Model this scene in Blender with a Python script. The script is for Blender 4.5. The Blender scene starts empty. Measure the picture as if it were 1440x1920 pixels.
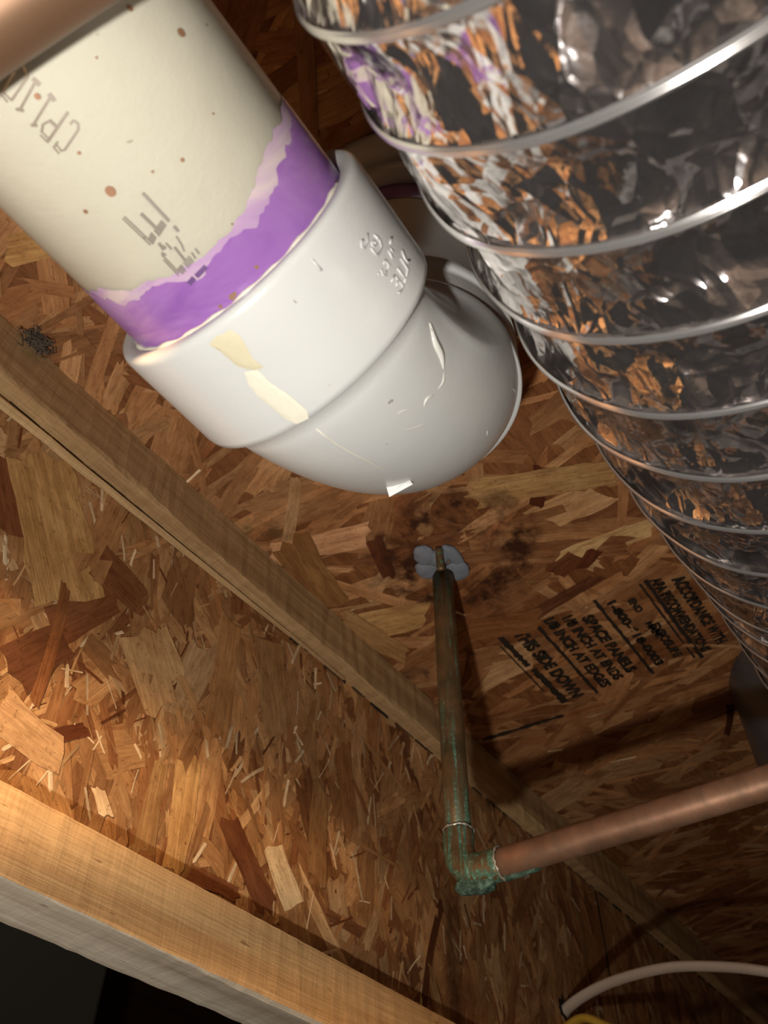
import bpy, bmesh, math, random
import numpy as np
from mathutils import Vector, Matrix
sc = bpy.context.scene
C = sc.collection

# ------------------------------------------------------------------ camera
# World: +X runs along the joist, +Y across the bay, +Z up; the camera stands at the origin, FZ above the basement floor.
F_PX, CX, CY = 1600.0, 720.0, 960.0
def _n(v): v = np.array(v, float); return v / np.linalg.norm(v)
_Z = _n([15, -1430, F_PX]); _X = _n([1720, 1810, F_PX]); _X = _n(_X - _Z * (_X @ _Z)); _Y = np.cross(_Z, _X)
def ray(x, y):
    v = np.array([x - CX, y - CY, F_PX]); return np.array([v @ _X, v @ _Y, v @ _Z])
def on_z(x, y, z): r = ray(x, y); return r * z / r[2]
def on_y(x, y, k): r = ray(x, y); return r * k / r[1]
cam_d = bpy.data.cameras.new('camera'); cam = bpy.data.objects.new('camera', cam_d); C.objects.link(cam)
R_ = Matrix(((_X[0], -_X[1], -_X[2]), (_Y[0], -_Y[1], -_Y[2]), (_Z[0], -_Z[1], -_Z[2])))
cam.matrix_world = R_.to_4x4()
cam_d.sensor_fit = 'VERTICAL'; cam_d.sensor_height = 24; cam_d.sensor_width = 18
cam_d.lens = 24 * F_PX / 1920; cam_d.clip_start = 0.01
cam_d.dof.use_dof = True; cam_d.dof.focus_distance = 0.42; cam_d.dof.aperture_fstop = 20 / 1.7
sc.camera = cam
CAM_R = Vector((_X[0], _Y[0], _Z[0])); CAM_U = Vector((-_X[1], -_Y[1], -_Z[1])); CAM_F = Vector((_X[2], _Y[2], _Z[2]))

# ------------------------------------------------------------------ world, lamps, exposure
sc.view_settings.view_transform = 'Standard'; sc.view_settings.look = 'None'
sc.view_settings.gamma = 1; sc.view_settings.use_curve_mapping = False
sc.view_settings.exposure = 0.2
w = bpy.data.worlds.new('world'); sc.world = w; w.use_nodes = True
w.node_tree.nodes['Background'].inputs[0].default_value = (.55, .45, .38, 1)
w.node_tree.nodes['Background'].inputs[1].default_value = 0.02
def lamp(name, kind, loc, energy, col, size=.01, aim=None, **kw):
    d = bpy.data.lights.new(name, kind); d.energy = energy; d.color = col
    if kind == 'AREA': d.size = size
    else: d.shadow_soft_size = size
    for k, v in kw.items(): setattr(d, k, v)
    o = bpy.data.objects.new(name, d); C.objects.link(o); o.location = loc
    if aim is not None: o.rotation_euler = (Vector(aim) - Vector(loc)).to_track_quat('-Z', 'Y').to_euler()
    return o
# small white torch held beside the camera
TL = CAM_F * -.12 - CAM_R * .060 - CAM_U * .090
lamp('torch', 'SPOT', TL, 8.6, (1, .96, .91), .008, aim=Vector(ray(640, 780)) / 1600 * .45, spot_size=math.radians(110), spot_blend=1.0)
# warm work light lower down in the bay, thrown along the joist
lamp('work_light', 'SPOT', (-.28, -.02, .195), 17.0, (1, .64, .34), .02, aim=(.47, .3595, .21), spot_size=math.radians(58), spot_blend=.75)
# added area lamp, unseen, brightening the floor for fill and foil reflections
lamp('floor_fill', 'AREA', (-.2, -.5, -.75), 10.0, (1, .86, .72), .5, aim=(-.2, -.5, -1.7))

# ------------------------------------------------------------------ helpers
def mesh(name, verts, faces, mat, parent=None, smooth=False):
    me = bpy.data.meshes.new(name); me.from_pydata([tuple(map(float, v)) for v in verts], [], faces); me.update()
    if smooth: me.shade_smooth()
    o = bpy.data.objects.new(name, me); C.objects.link(o)
    if mat: me.materials.append(mat)
    if parent is not None:
        o.parent = parent; o.matrix_parent_inverse = Matrix.Translation(-Vector(parent.location))
    return o
def tag(o, label=None, cat=None, group=None, kind=None):
    if label: o['label'] = label
    if cat: o['category'] = cat
    if group: o['group'] = group
    if kind: o['kind'] = kind
    return o
def thing(name, loc, label, cat, group=None):
    o = bpy.data.objects.new(name, None); C.objects.link(o); o.location = loc; o.empty_display_size = .05
    return tag(o, label, cat, group)
def box(name, a, b, mat, parent=None, bevel=0):
    (x0, y0, z0), (x1, y1, z1) = a, b
    v = [(x0, y0, z0), (x1, y0, z0), (x1, y1, z0), (x0, y1, z0), (x0, y0, z1), (x1, y0, z1), (x1, y1, z1), (x0, y1, z1)]
    f = [(0, 3, 2, 1), (4, 5, 6, 7), (0, 1, 5, 4), (1, 2, 6, 5), (2, 3, 7, 6), (3, 0, 4, 7)]
    o = mesh(name, v, f, mat, parent)
    if bevel:
        m = o.modifiers.new('bevel', 'BEVEL'); m.width = bevel; m.segments = 2
    return o
def frames(pts):
    pts = [Vector(p) for p in pts]; T = []
    for i in range(len(pts)):
        T.append((pts[min(i + 1, len(pts) - 1)] - pts[max(i - 1, 0)]).normalized())
    up = Vector((0, 0, 1)) if abs(T[0].z) < .9 else Vector((0, 1, 0))
    n = T[0].cross(up).normalized(); out = []
    for p, t in zip(pts, T):
        n = (n - t * n.dot(t)).normalized(); out.append((p, t, n, t.cross(n)))
    return out
def sweep_geo(pts, radii, seg=32, cap=True, flat=1.0, jit=None, base=0):
    V = []; F = []
    fr = frames(pts)
    for i, (p, t, n, b) in enumerate(fr):
        r = radii[i] if hasattr(radii, '__len__') else radii
        for j in range(seg):
            a = 2 * math.pi * j / seg
            rr = r * (1 + (jit(i, j) if jit else 0))
            V.append(p + n * rr * math.cos(a) + b * rr * flat * math.sin(a))
    for i in range(len(pts) - 1):
        for j in range(seg):
            k = (j + 1) % seg
            F.append((base + i * seg + j, base + i * seg + k, base + (i + 1) * seg + k, base + (i + 1) * seg + j))
    if cap:
        F.append(tuple(base + j for j in range(seg))[::-1]); F.append(tuple(base + (len(pts) - 1) * seg + j for j in range(seg)))
    return V, F
def sweep(name, pts, radii, mat, parent=None, **kw):
    V, F = sweep_geo(pts, radii, **kw)
    return mesh(name, V, F, mat, parent, smooth=True)
def bez(pts, n=12):
    out = []; P = [Vector(p) for p in pts]; P = [2 * P[0] - P[1]] + P + [2 * P[-1] - P[-2]]
    for i in range(1, len(P) - 2):
        for k in range(n):
            t = k / n; a, b, c, d = P[i - 1:i + 3]
            out.append(.5 * ((2 * b) + (c - a) * t + (2 * a - 5 * b + 4 * c - d) * t * t + (3 * b - a - 3 * c + d) * t ** 3))
    out.append(P[-2]); return out
def lathe(name, prof, centre, axis, mat, parent=None, seg=64):
    """prof: list of (along axis, radius)"""
    ax = Vector(axis).normalized(); n = ax.orthogonal().normalized(); b = ax.cross(n); c = Vector(centre)
    V = []; F = []
    for s, r in prof:
        for j in range(seg):
            a = 2 * math.pi * j / seg; V.append(c + ax * s + n * r * math.cos(a) + b * r * math.sin(a))
    for i in range(len(prof) - 1):
        for j in range(seg):
            k = (j + 1) % seg; F.append((i * seg + j, i * seg + k, (i + 1) * seg + k, (i + 1) * seg + j))
    return mesh(name, V, F, mat, parent, smooth=True)
def srgb(r, g, b):
    f = lambda c: c / 12.92 if c <= .04045 else ((c + .055) / 1.055) ** 2.4
    return (f(r / 255), f(g / 255), f(b / 255), 1)

# ------------------------------------------------------------------ materials
class NT:
    def __init__(s, name):
        s.m = bpy.data.materials.new(name); s.m.use_nodes = True; s.t = s.m.node_tree; s.bsdf = s.t.nodes['Principled BSDF']
    def n(s, typ, **kw):
        o = s.t.nodes.new(typ)
        for k, v in kw.items():
            if k.startswith('_'): setattr(o, k[1:], v)
            else:
                key = int(k[1:]) if k[0] == 'i' and k[1:].isdigit() else k.replace('_', ' ')
                if isinstance(v, bpy.types.NodeSocket): s.t.links.new(v, o.inputs[key])
                else: o.inputs[key].default_value = v
        return o
    def link(s, a, b): s.t.links.new(a, b)
    def set(s, **kw):
        for k, v in kw.items():
            i = s.bsdf.inputs[k.replace('_', ' ')]
            if isinstance(v, bpy.types.NodeSocket): s.t.links.new(v, i)
            else: i.default_value = v
        return s.m
    def coord(s, out='Object', scale=(1, 1, 1), loc=(0, 0, 0)):
        c = s.n('ShaderNodeTexCoord'); m = s.n('ShaderNodeMapping', Scale=scale, Location=loc); s.link(c.outputs[out], m.inputs[0]); return m.outputs[0]
    def noise(s, vec, scale, detail=4, rough=.55, dist=0):
        return s.n('ShaderNodeTexNoise', Vector=vec, Scale=scale, Detail=detail, Roughness=rough, Distortion=dist).outputs[0]
    def ramp(s, fac, stops):
        r = s.n('ShaderNodeValToRGB', Fac=fac); e = r.color_ramp.elements
        while len(e) < len(stops): e.new(.5)
        for el, (p, c) in zip(e, stops): el.position = p; el.color = c if len(c) == 4 else (*c, 1)
        return r.outputs[0]
    def mix(s, fac, a, b, mode='MIX'):
        m = s.n('ShaderNodeMix', _data_type='RGBA', _blend_type=mode)
        for i, v in ((0, fac), (6, a), (7, b)):
            if isinstance(v, bpy.types.NodeSocket): s.link(v, m.inputs[i])
            else: m.inputs[i].default_value = v
        return m.outputs[2]
    def math(s, op, a, b=0., c=0.):
        m = s.n('ShaderNodeMath', _operation=op)
        for i, v in enumerate((a, b, c)):
            if isinstance(v, bpy.types.NodeSocket): s.link(v, m.inputs[i])
            else: m.inputs[i].default_value = v
        return m.outputs[0]
    def bump(s, h, strength=.5, dist=.001, normal=None):
        b = s.n('ShaderNodeBump', Height=h, Strength=strength, Distance=dist)
        if normal is not None: s.link(normal, b.inputs['Normal'])
        return b.outputs[0]
def plain(name, col, rough=.6, metal=0., bump=0, scale=200):
    t = NT(name)
    nz = t.noise(t.coord(), scale, 5)
    c = t.mix(t.math('MULTIPLY', nz, .35), col, (col[0] * .6, col[1] * .6, col[2] * .6, 1))
    t.set(Base_Color=c, Roughness=rough, Metallic=metal)
    if bump: t.set(Normal=t.bump(nz, bump, .0005))
    return t.m

def osb_mat(name, stains=(), drip=None):
    t = NT(name)
    at = t.n('ShaderNodeAttribute', _attribute_name='tint').outputs['Color']
    uvm = t.n('ShaderNodeUVMap', _uv_map='grain').outputs[0]
    g1 = t.noise(t.n('ShaderNodeMapping', Vector=uvm, Scale=(28, 900, 1)).outputs[0], 1, 4, .65)
    g2 = t.noise(t.n('ShaderNodeMapping', Vector=uvm, Scale=(7, 130, 1)).outputs[0], 1, 3, .6)
    k = t.ramp(g1, [(.25, (.72, .66, .60)), (.5, (1, 1, 1)), (.75, (1.25, 1.24, 1.2))])
    c = t.mix(1.0, at, k, 'MULTIPLY')
    k2 = t.ramp(g2, [(.3, (.74, .68, .62)), (.6, (1.06, 1.06, 1.06))])
    c = t.mix(.8, c, k2, 'MULTIPLY')
    ob = t.coord()
    blot = t.ramp(t.noise(ob, 16, 7, .68, .8), [(.35, (.66, .55, .46)), (.58, (1, 1, 1))])
    c = t.mix(.8, c, blot, 'MULTIPLY')
    spk = t.ramp(t.noise(ob, 420, 3, .6), [(.30, (.35, .26, .2)), (.38, (1, 1, 1))])
    c = t.mix(.6, c, spk, 'MULTIPLY')
    mot = t.ramp(t.noise(t.n('ShaderNodeMapping', Vector=uvm, Scale=(60, 260, 1)).outputs[0], 1, 5, .7, .5), [(.34, (.66, .58, .5)), (.5, (1, 1, 1)), (.68, (1.22, 1.2, 1.16))])
    c = t.mix(.75, c, mot, 'MULTIPLY')
    sep = t.n('ShaderNodeSeparateXYZ', Vector=ob)
    wob = t.noise(ob, 45, 4, .6)
    brk = t.n('ShaderNodeMapRange', Value=t.noise(ob, 34, 6, .7), From_Min=.40, From_Max=.56).outputs[0]
    for (sx, sy, r0, wd, amt, col) in stains:
        dx = t.math('SUBTRACT', sep.outputs[0], sx); dy = t.math('SUBTRACT', sep.outputs[1], sy)
        d = t.math('SQRT', t.math('ADD', t.math('MULTIPLY', dx, dx), t.math('MULTIPLY', dy, dy)))
        d = t.math('ADD', d, t.math('MULTIPLY', t.math('SUBTRACT', wob, .5), .07))
        m = t.math('DIVIDE', t.math('ABSOLUTE', t.math('SUBTRACT', d, r0)), wd)
        m = t.math('MULTIPLY', t.math('MULTIPLY', t.math('SUBTRACT', 1.0, t.math('MINIMUM', m, 1.0)), amt), brk)
        c = t.mix(m, c, col)
    if drip:
        dx = t.math('ABSOLUTE', t.math('SUBTRACT', t.math('ADD', sep.outputs[0], t.math('MULTIPLY', t.math('SUBTRACT', wob, .5), .03)), drip[0]))
        m = t.math('MULTIPLY', t.math('SUBTRACT', 1.0, t.math('MINIMUM', t.math('DIVIDE', dx, drip[1]), 1.0)), t.n('ShaderNodeMapRange', Value=sep.outputs[2], From_Min=.33, From_Max=.30, To_Min=0., To_Max=.75).outputs[0])
        c = t.mix(m, c, STAIN)
    h = t.math('ADD', t.math('MULTIPLY', g1, .6), t.math('MULTIPLY', g2, .6))
    t.set(Base_Color=c, Roughness=.52, Normal=t.bump(h, .55, .0006))
    t.bsdf.inputs['Specular IOR Level'].default_value = .35
    return t.m

def lumber(name, light, dark, rough=.6, fibre=1.0):
    t = NT(name)
    v = t.coord(scale=(2.2, 60, 60)); g = t.noise(v, 1, 6, .62, .5)
    v2 = t.coord(scale=(14, 900, 900)); g2 = t.noise(v2, 1, 3, .7)
    v3 = t.coord(scale=(700, 60, 60)); g3 = t.noise(v3, 1, 2, .5)         # saw marks across the grain
    c = t.ramp(g, [(.3, dark), (.47, tuple(.5 * (a + b) for a, b in zip(light, dark))), (.66, light)])
    c = t.mix(.55, c, t.ramp(g2, [(.3, (.62, .54, .46)), (.6, (1.12, 1.12, 1.1))]), 'MULTIPLY')
    c = t.mix(.35, c, t.ramp(g3, [(.35, (.8, .77, .74)), (.6, (1.08, 1.08, 1.08))]), 'MULTIPLY')
    spots = t.ramp(t.noise(t.coord(scale=(60, 260, 260)), 1, 3), [(.24, (.25, .17, .11)), (.31, (1, 1, 1))])
    c = t.mix(.6, c, spots, 'MULTIPLY')
    h = t.math('ADD', t.math('ADD', t.math('MULTIPLY', g2, .7), g), t.math('MULTIPLY', g3, .35))
    t.set(Base_Color=c, Roughness=rough, Normal=t.bump(h, .6 * fibre, .0008)); t.bsdf.inputs['Specular IOR Level'].default_value = .25
    return t.m

M = {}
STAIN = (*srgb(62, 34, 20)[:3], 1)
M['osb_ceiling'] = osb_mat('osb subfloor', stains=[(.408, .226, .046, .026, 1.15, STAIN), (.47, .23, .0, .03, .45, STAIN), (.516, .331, 0, .018, .9, srgb(45, 40, 28)), (.298, .327, 0, .012, .8, srgb(62, 66, 42))])
M['osb_web'] = osb_mat('osb web', drip=(.592, .017))
M['flange_top'] = lumber('top flange lumber', srgb(196, 162, 116)[:3], srgb(148, 114, 76)[:3])
M['flange_bottom'] = lumber('bottom flange lumber', srgb(232, 186, 128)[:3], srgb(196, 140, 86)[:3])
M['dark_gap'] = plain('dark gap', srgb(22, 15, 10), .9)

def pvc(name, col, rough=.28):
    t = NT(name); o = t.coord()
    n1 = t.noise(o, 30, 4); n2 = t.noise(o, 700, 3)
    c = t.mix(t.math('MULTIPLY', n1, .25), col, (col[0] * .86, col[1] * .84, col[2] * .78, 1))
    sp = t.ramp(t.noise(o, 210, 2, .4), [(.205, (.45, .38, .3)), (.225, (1, 1, 1))])
    c = t.mix(.8, c, sp, 'MULTIPLY')
    t.set(Base_Color=c, Roughness=rough, Normal=t.bump(t.math('ADD', t.math('MULTIPLY', n2, .15), n1), .25, .0015))
    t.bsdf.inputs['Subsurface Weight'].default_value = .12
    t.bsdf.inputs['Subsurface Radius'].default_value = (.004, .004, .003); t.bsdf.inputs['Subsurface Scale'].default_value = 1
    return t.m
M['pvc_pipe'] = pvc('cream pvc pipe', srgb(231, 226, 204))
M['pvc_fitting'] = pvc('white pvc fitting', srgb(206, 207, 203), .25)
def primer():
    t = NT('purple primer'); o = t.coord()
    n1 = t.noise(t.coord(scale=(40, 14, 14)), 1, 5, .6, 1.0); n2 = t.noise(o, 60, 4)
    c = t.ramp(n1, [(.3, srgb(170, 134, 176)), (.45, srgb(152, 108, 170)), (.6, srgb(136, 90, 160)), (.8, srgb(118, 72, 146))])
    t.set(Base_Color=c, Roughness=.2, Normal=t.bump(n2, .25, .001)); return t.m
M['primer'] = primer()
def primer_thin():
    t = NT('thin purple primer wash'); n1 = t.noise(t.coord(scale=(60, 20, 20)), 1, 5, .6, 1.0)
    t.set(Base_Color=t.ramp(n1, [(.35, srgb(200, 182, 182)), (.55, srgb(178, 148, 180)), (.75, srgb(158, 120, 170))]), Roughness=.2); return t.m
M['primer_thin'] = primer_thin()
M['ink'] = plain('grey print ink', srgb(128, 120, 110), .5)
M['ink_purple'] = plain('ink under primer', srgb(104, 72, 122), .4)
M['brown_spot'] = plain('brown speck', srgb(140, 104, 76), .6)
M['stencil'] = None
M['wire'] = None
def foil():
    t = NT('aluminium foil'); uv = t.n('ShaderNodeUVMap', _uv_map='foil').outputs[0]
    geo = t.n('ShaderNodeNewGeometry')
    nz = t.n('ShaderNodeTexNoise', Vector=uv, Scale=26, Detail=3)
    wv = t.n('ShaderNodeMixRGB', Fac=.018, Color1=uv, Color2=nz.outputs['Color'])
    def cells(sx, sy, amt, sc):
        mp = t.n('ShaderNodeMapping', Vector=wv.outputs[0], Scale=(sx, sy, 1), Rotation=(0, 0, sc))
        v = t.n('ShaderNodeTexVoronoi', Vector=mp.outputs[0], Scale=1.0, _feature='F1')
        sb = t.n('ShaderNodeVectorMath', _operation='SUBTRACT'); t.link(v.outputs['Color'], sb.inputs[0]); sb.inputs[1].default_value = (.5, .5, .5)
        sm = t.n('ShaderNodeVectorMath', _operation='SCALE'); t.link(sb.outputs[0], sm.inputs[0]); sm.inputs['Scale'].default_value = amt
        return sm.outputs[0]
    acc = geo.outputs['Normal']
    for a in ((42, 62, .46, .5), (110, 150, .36, -.4), (420, 520, .06, .9)):
        ad = t.n('ShaderNodeVectorMath', _operation='ADD'); t.link(acc, ad.inputs[0]); t.link(cells(*a), ad.inputs[1]); acc = ad.outputs[0]
    nm = t.n('ShaderNodeVectorMath', _operation='NORMALIZE'); t.link(acc, nm.inputs[0])
    fine = t.noise(uv, 900, 2); hts = []
    for sx, sy, rot, wd in ((30, 52, .3, .10), (74, 96, -.6, .12)):
        mp = t.n('ShaderNodeMapping', Vector=wv.outputs[0], Scale=(sx, sy, 1), Rotation=(0, 0, rot))
        v = t.n('ShaderNodeTexVoronoi', Vector=mp.outputs[0], Scale=1.0, _feature='DISTANCE_TO_EDGE')
        hts.append(t.n('ShaderNodeMapRange', Value=v.outputs['Distance'], From_Min=0., From_Max=wd, To_Min=1., To_Max=0.).outputs[0])
    fine = t.math('ADD', t.math('MULTIPLY', fine, .1), t.math('ADD', hts[0], t.math('MULTIPLY', hts[1], .6)))
    t.set(Base_Color=(.88, .83, .81, 1), Metallic=.97, Roughness=.11, Normal=t.bump(fine, .55, .0007, nm.outputs[0]))
    return t.m
M['foil'] = foil()
M['coil'] = plain('foil covered wire', (.80, .77, .74, 1), .18, .84)
def copper():
    t = NT('weathered copper'); o = t.coord()
    n1 = t.noise(o, 40, 5, .6); n2 = t.noise(t.coord(scale=(1, 1, .12)), 160, 5, .6)
    c = t.ramp(n1, [(.3, srgb(128, 92, 68)), (.55, srgb(158, 116, 88)), (.75, srgb(180, 138, 110))])
    c = t.mix(t.ramp(n2, [(.45, (0, 0, 0)), (.7, (.5, .5, .5))]), c, srgb(104, 88, 68))
    t.set(Base_Color=c, Metallic=.5, Roughness=t.math('MULTIPLY_ADD', n2, .25, .36), Normal=t.bump(n1, .15, .0006)); return t.m
def verdigris():
    t = NT('copper with green verdigris'); o = t.coord()
    n1 = t.noise(o, 55, 5, .6); n2 = t.noise(t.coord(scale=(1, 1, .06)), 330, 4, .6); n3 = t.noise(o, 500, 4, .7)
    sep = t.n('ShaderNodeSeparateXYZ', Vector=o)
    cop = t.ramp(n1, [(.3, srgb(96, 84, 58)), (.55, srgb(128, 102, 68)), (.8, srgb(158, 120, 84))])
    grn = t.ramp(n3, [(.35, srgb(56, 82, 62)), (.55, srgb(84, 116, 92)), (.72, srgb(150, 180, 158))])
    lo = t.n('ShaderNodeMapRange', Value=sep.outputs[2], From_Min=.27, From_Max=.215, To_Min=0., To_Max=.11).outputs[0]
    si = t.n('ShaderNodeMapRange', Value=sep.outputs[0], From_Min=.409, From_Max=.418, To_Min=0., To_Max=.2).outputs[0]
    f = t.math('ADD', t.math('ADD', n2, lo), si)
    f = t.ramp(f, [(.52, (0, 0, 0)), (.62, (1, 1, 1))])
    t.set(Base_Color=t.mix(f, cop, grn), Metallic=t.math('MULTIPLY_ADD', f, -.6, .65), Roughness=.5, Normal=t.bump(n3, .3, .0008)); return t.m
M['copper'] = copper(); M['verdigris'] = verdigris()
def green_crust():
    t = NT('green corrosion crust'); o = t.coord(); n3 = t.noise(o, 260, 5, .7)
    c = t.ramp(n3, [(.3, srgb(36, 46, 36)), (.5, srgb(56, 78, 62)), (.68, srgb(98, 126, 106)), (.8, srgb(176, 190, 168))])
    t.set(Base_Color=c, Roughness=.75, Normal=t.bump(n3, .8, .0015)); return t.m
M['crust'] = green_crust()
M['copper_dull'] = plain('dull brown copper', srgb(132, 100, 74), .45, .45, .1, 40)
M['solder'] = plain('solder ring', srgb(196, 190, 170), .35, .6, .3)
M['putty'] = plain('grey foam', srgb(124, 129, 136), .8, 0, .3)
M['galv'] = plain('galvanised steel', srgb(120, 126, 132), .35, .7, .1, 60)
M['nm_white'] = plain('white cable jacket', srgb(214, 196, 176), .45)
M['nm_yellow'] = plain('yellow cable jacket', srgb(232, 190, 70), .4)
M['paper'] = plain('white paper', srgb(240, 240, 236), .7)
M['smear'] = plain('dried tan cement', srgb(214, 204, 172), .45, 0, .4, 300)
M['smear_light'] = plain('pale dried cement', srgb(230, 225, 204), .4, 0, .4, 300)
M['drip'] = pvc('clear cement drip', srgb(220, 219, 210), .08)
M['dust'] = plain('grey dust', srgb(92, 80, 66), .95)
def blotchy():
    t = NT('blotchy basement concrete'); o = t.coord(); n = t.noise(o, 3.2, 5, .65, 1.2)
    t.set(Base_Color=t.ramp(n, [(.36, srgb(70, 54, 46)), (.46, srgb(150, 132, 120)), (.54, srgb(98, 80, 68)), (.62, srgb(205, 190, 176))]), Roughness=.9); return t.m
M['concrete'] = blotchy()
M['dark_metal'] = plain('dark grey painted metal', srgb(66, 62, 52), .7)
M['bay_shade'] = lumber('added dark shade', srgb(62, 40, 24)[:3], srgb(34, 22, 14)[:3])  # near-black tone standing for the shade of the next bay
M['char'] = plain('black stencil ink', srgb(40, 29, 18), .7)

# ------------------------------------------------------------------ structure
H = .47            # subfloor height above the camera
Y0, YW, Y1 = .3445, .3596, .3845      # near face of flanges, web face, far face of flanges
ZT = .4290         # underside of top flange
ZB0, ZB1 = .1680, .2060
XA, XB = -.25, 3.4
random.seed(7); rng = np.random.default_rng(7)

PAL_C = [((180, 134, 90), 6), ((170, 122, 79), 6), ((156, 106, 66), 5), ((194, 150, 104), 4), ((204, 168, 122), 2), ((140, 90, 56), 2), ((116, 70, 42), 1)]
PAL_W = [((192, 144, 94), 6), ((178, 130, 83), 5), ((160, 110, 67), 4), ((202, 158, 107), 5), ((216, 182, 134), 2), ((142, 92, 56), 3), ((118, 70, 42), 2)]
def strand_poly(L, W, rough=1.0):
    """outline of one wood strand in its own frame: straight split sides, splintered ends"""
    n = max(3, int(L / .012)); lean = random.uniform(-.6, .6) * W; tp = random.uniform(-.2, .2)
    bow = random.uniform(-.06, .06) * L * .5
    def side(s):
        o = []
        for i in range(n + 1):
            u = 2 * i / n - 1
            o.append((u * L / 2 + s * lean * .5, s * .5 * W * (1 + tp * u) + bow * (1 - u * u) + random.uniform(-.05, .05) * W))
        return o
    top, bot = side(1), side(-1)
    def end(p, q, s):
        m = random.randint(2, 5) if W > .004 else 1; out = []
        for i in range(1, m + 1):
            t = (i + random.uniform(-.25, .25)) / (m + 1)
            out.append((p[0] + (q[0] - p[0]) * t + s * (random.random() ** 2 * 1.1 - .25) * min(W, L * .2) * rough, p[1] + (q[1] - p[1]) * t))
        return out
    return top + end(top[-1], bot[-1], 1) + bot[::-1] + end(bot[0], top[0], -1)
def osb_board(name, org, U, V_, Nrm, w, h, n, pal, main, spread, mat, slivers=0, custom=(), back=.012, parent=None, size=1.0, pale=(230, 205, 165)):
    """a board: slab plus individually outlined strands lying in its surface. U,V_ in-plane axes, Nrm towards the viewer"""
    org, U, V_, Nrm = map(lambda a: np.array(a, float), (org, U, V_, Nrm))
    V = []; F = []; T = []; UV = []
    def P(u, v, d): return org + U * u + V_ * v + Nrm * d
    base = [P(0, 0, 0), P(w, 0, 0), P(w, h, 0), P(0, h, 0), P(0, 0, -back), P(w, 0, -back), P(w, h, -back), P(0, h, -back)]
    V += base; F += [(0, 1, 2, 3), (7, 6, 5, 4), (0, 4, 5, 1), (1, 5, 6, 2), (2, 6, 7, 3), (3, 7, 4, 0)]
    bc = srgb(134, 88, 52)
    for f in F: T += [bc] * 4; UV += [(0, 0), (w, 0), (w, h), (0, h)]
    tot = sum(k for _, k in pal); mean = [sum(c[i] * k for c, k in pal) / tot for i in range(3)]
    cols = [tuple(c[i] * .66 + mean[i] * .34 for i in range(3)) for c, k in pal for _ in range(k)]
    def add(u, v, L, W, ang, col, d, tilt=0., rough=1.):
        pts = strand_poly(L, W, rough); ca, sa = math.cos(ang), math.sin(ang); b = len(V); ok = []
        o1, o2 = random.uniform(0, 50), random.uniform(0, 50)
        tu, tv = random.uniform(-1, 1) * tilt, random.uniform(-1, 1) * tilt
        for (x, y) in pts:
            uu, vv = u + x * ca - y * sa, v + x * sa + y * ca
            uu = min(max(uu, 0), w); vv = min(max(vv, 0), h)
            V.append(P(uu, vv, d + tu * x + tv * y)); ok.append((x + o1, y + o2))
        F.append(tuple(range(b, b + len(pts))))
        k = random.uniform(.88, 1.10); c = srgb(*[min(255, q * k) for q in col]); T.extend([c] * len(pts)); UV.extend(ok)
    for i in range(n):
        L = min(.14, .028 + random.expovariate(1 / .030)) * size; W = min(.026, .0025 + random.expovariate(1 / .0065)) * size
        W = min(W, L * .6)
        a = math.radians(main + random.gauss(0, spread)) if random.random() < .8 else random.uniform(0, math.pi)
        t = i / n
        u = w * random.random() ** 1.35
        add(u, random.uniform(0, h), L, W, a, random.choice(cols), .0001 + .0008 * t, .012)
    for i in range(slivers):
        L = random.uniform(.006, .03); W = random.uniform(.0006, .0028)
        a = math.radians(main + random.gauss(0, spread * 1.4))
        add(w * random.random() ** 1.5, random.uniform(0, h), L, W, a, random.choice([pale, pale, (120, 70, 40), (200, 160, 110)]), .00092 + .0002 * random.random(), .03)
    for k, (u, v, L, W, a, col) in enumerate(custom):
        add(u, v, L, W, a, col, .00115 + .00003 * k, 0, .6)
    o = mesh(name, V, F, mat, parent)
    me = o.data
    ca = me.color_attributes.new('tint', 'FLOAT_COLOR', 'CORNER'); ca.data.foreach_set('color', np.array(T, 'f').ravel())
    ul = me.uv_layers.new(name='grain'); ul.data.foreach_set('uv', np.array(UV, 'f').ravel())
    return o
def custom_on(plane, lst, org):
    out = []
    for (x0, y0, x1, y1, wpx, col) in lst:
        if plane == 'z': a, b = on_z(x0, y0, H), on_z(x1, y1, H); i, j = 0, 1
        else: a, b = on_y(x0, y0, YW), on_y(x1, y1, YW); i, j = 0, 2
        m = (a + b) / 2; d = b - a
        q = np.linalg.norm(m) / 1600
        out.append((m[i] - org[0], m[j] - org[1], math.hypot(d[i], d[j]), wpx * q * 1.25, math.atan2(d[j], d[i]), col))
    return out
ceil_custom = custom_on('z', [
    (1012, 872, 1006, 946, 20, (92, 46, 26)), (1050, 1052, 1225, 985, 40, (206, 170, 118)), (655, 1185, 800, 1150, 60, (198, 158, 104)),
    (1040, 1075, 1085, 1040, 34, (122, 74, 44)), (1090, 1065, 1115, 1030, 20, (96, 52, 30)), (890, 925, 1160, 880, 52, (196, 156, 102)),
    (505, 1035, 690, 1000, 44, (206, 160, 118)), (545, 1015, 625, 1135, 60, (156, 112, 66)), (700, 1010, 730, 1080, 24, (96, 54, 32)),
    (960, 1175, 1120, 1080, 22, (120, 74, 46)), (1368, 1320, 1362, 1375, 9, (70, 36, 20)), (20, 470, 190, 440, 40, (190, 148, 92)),
    (640, 1160, 760, 1230, 40, (186, 144, 92)), (880, 1180, 1010, 1160, 50, (140, 92, 54)),
    (583, 258, 569, -60, 24, (158, 116, 76)), (240, 700, 420, 760, 30, (140, 92, 56))], (XA, -.9))
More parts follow.
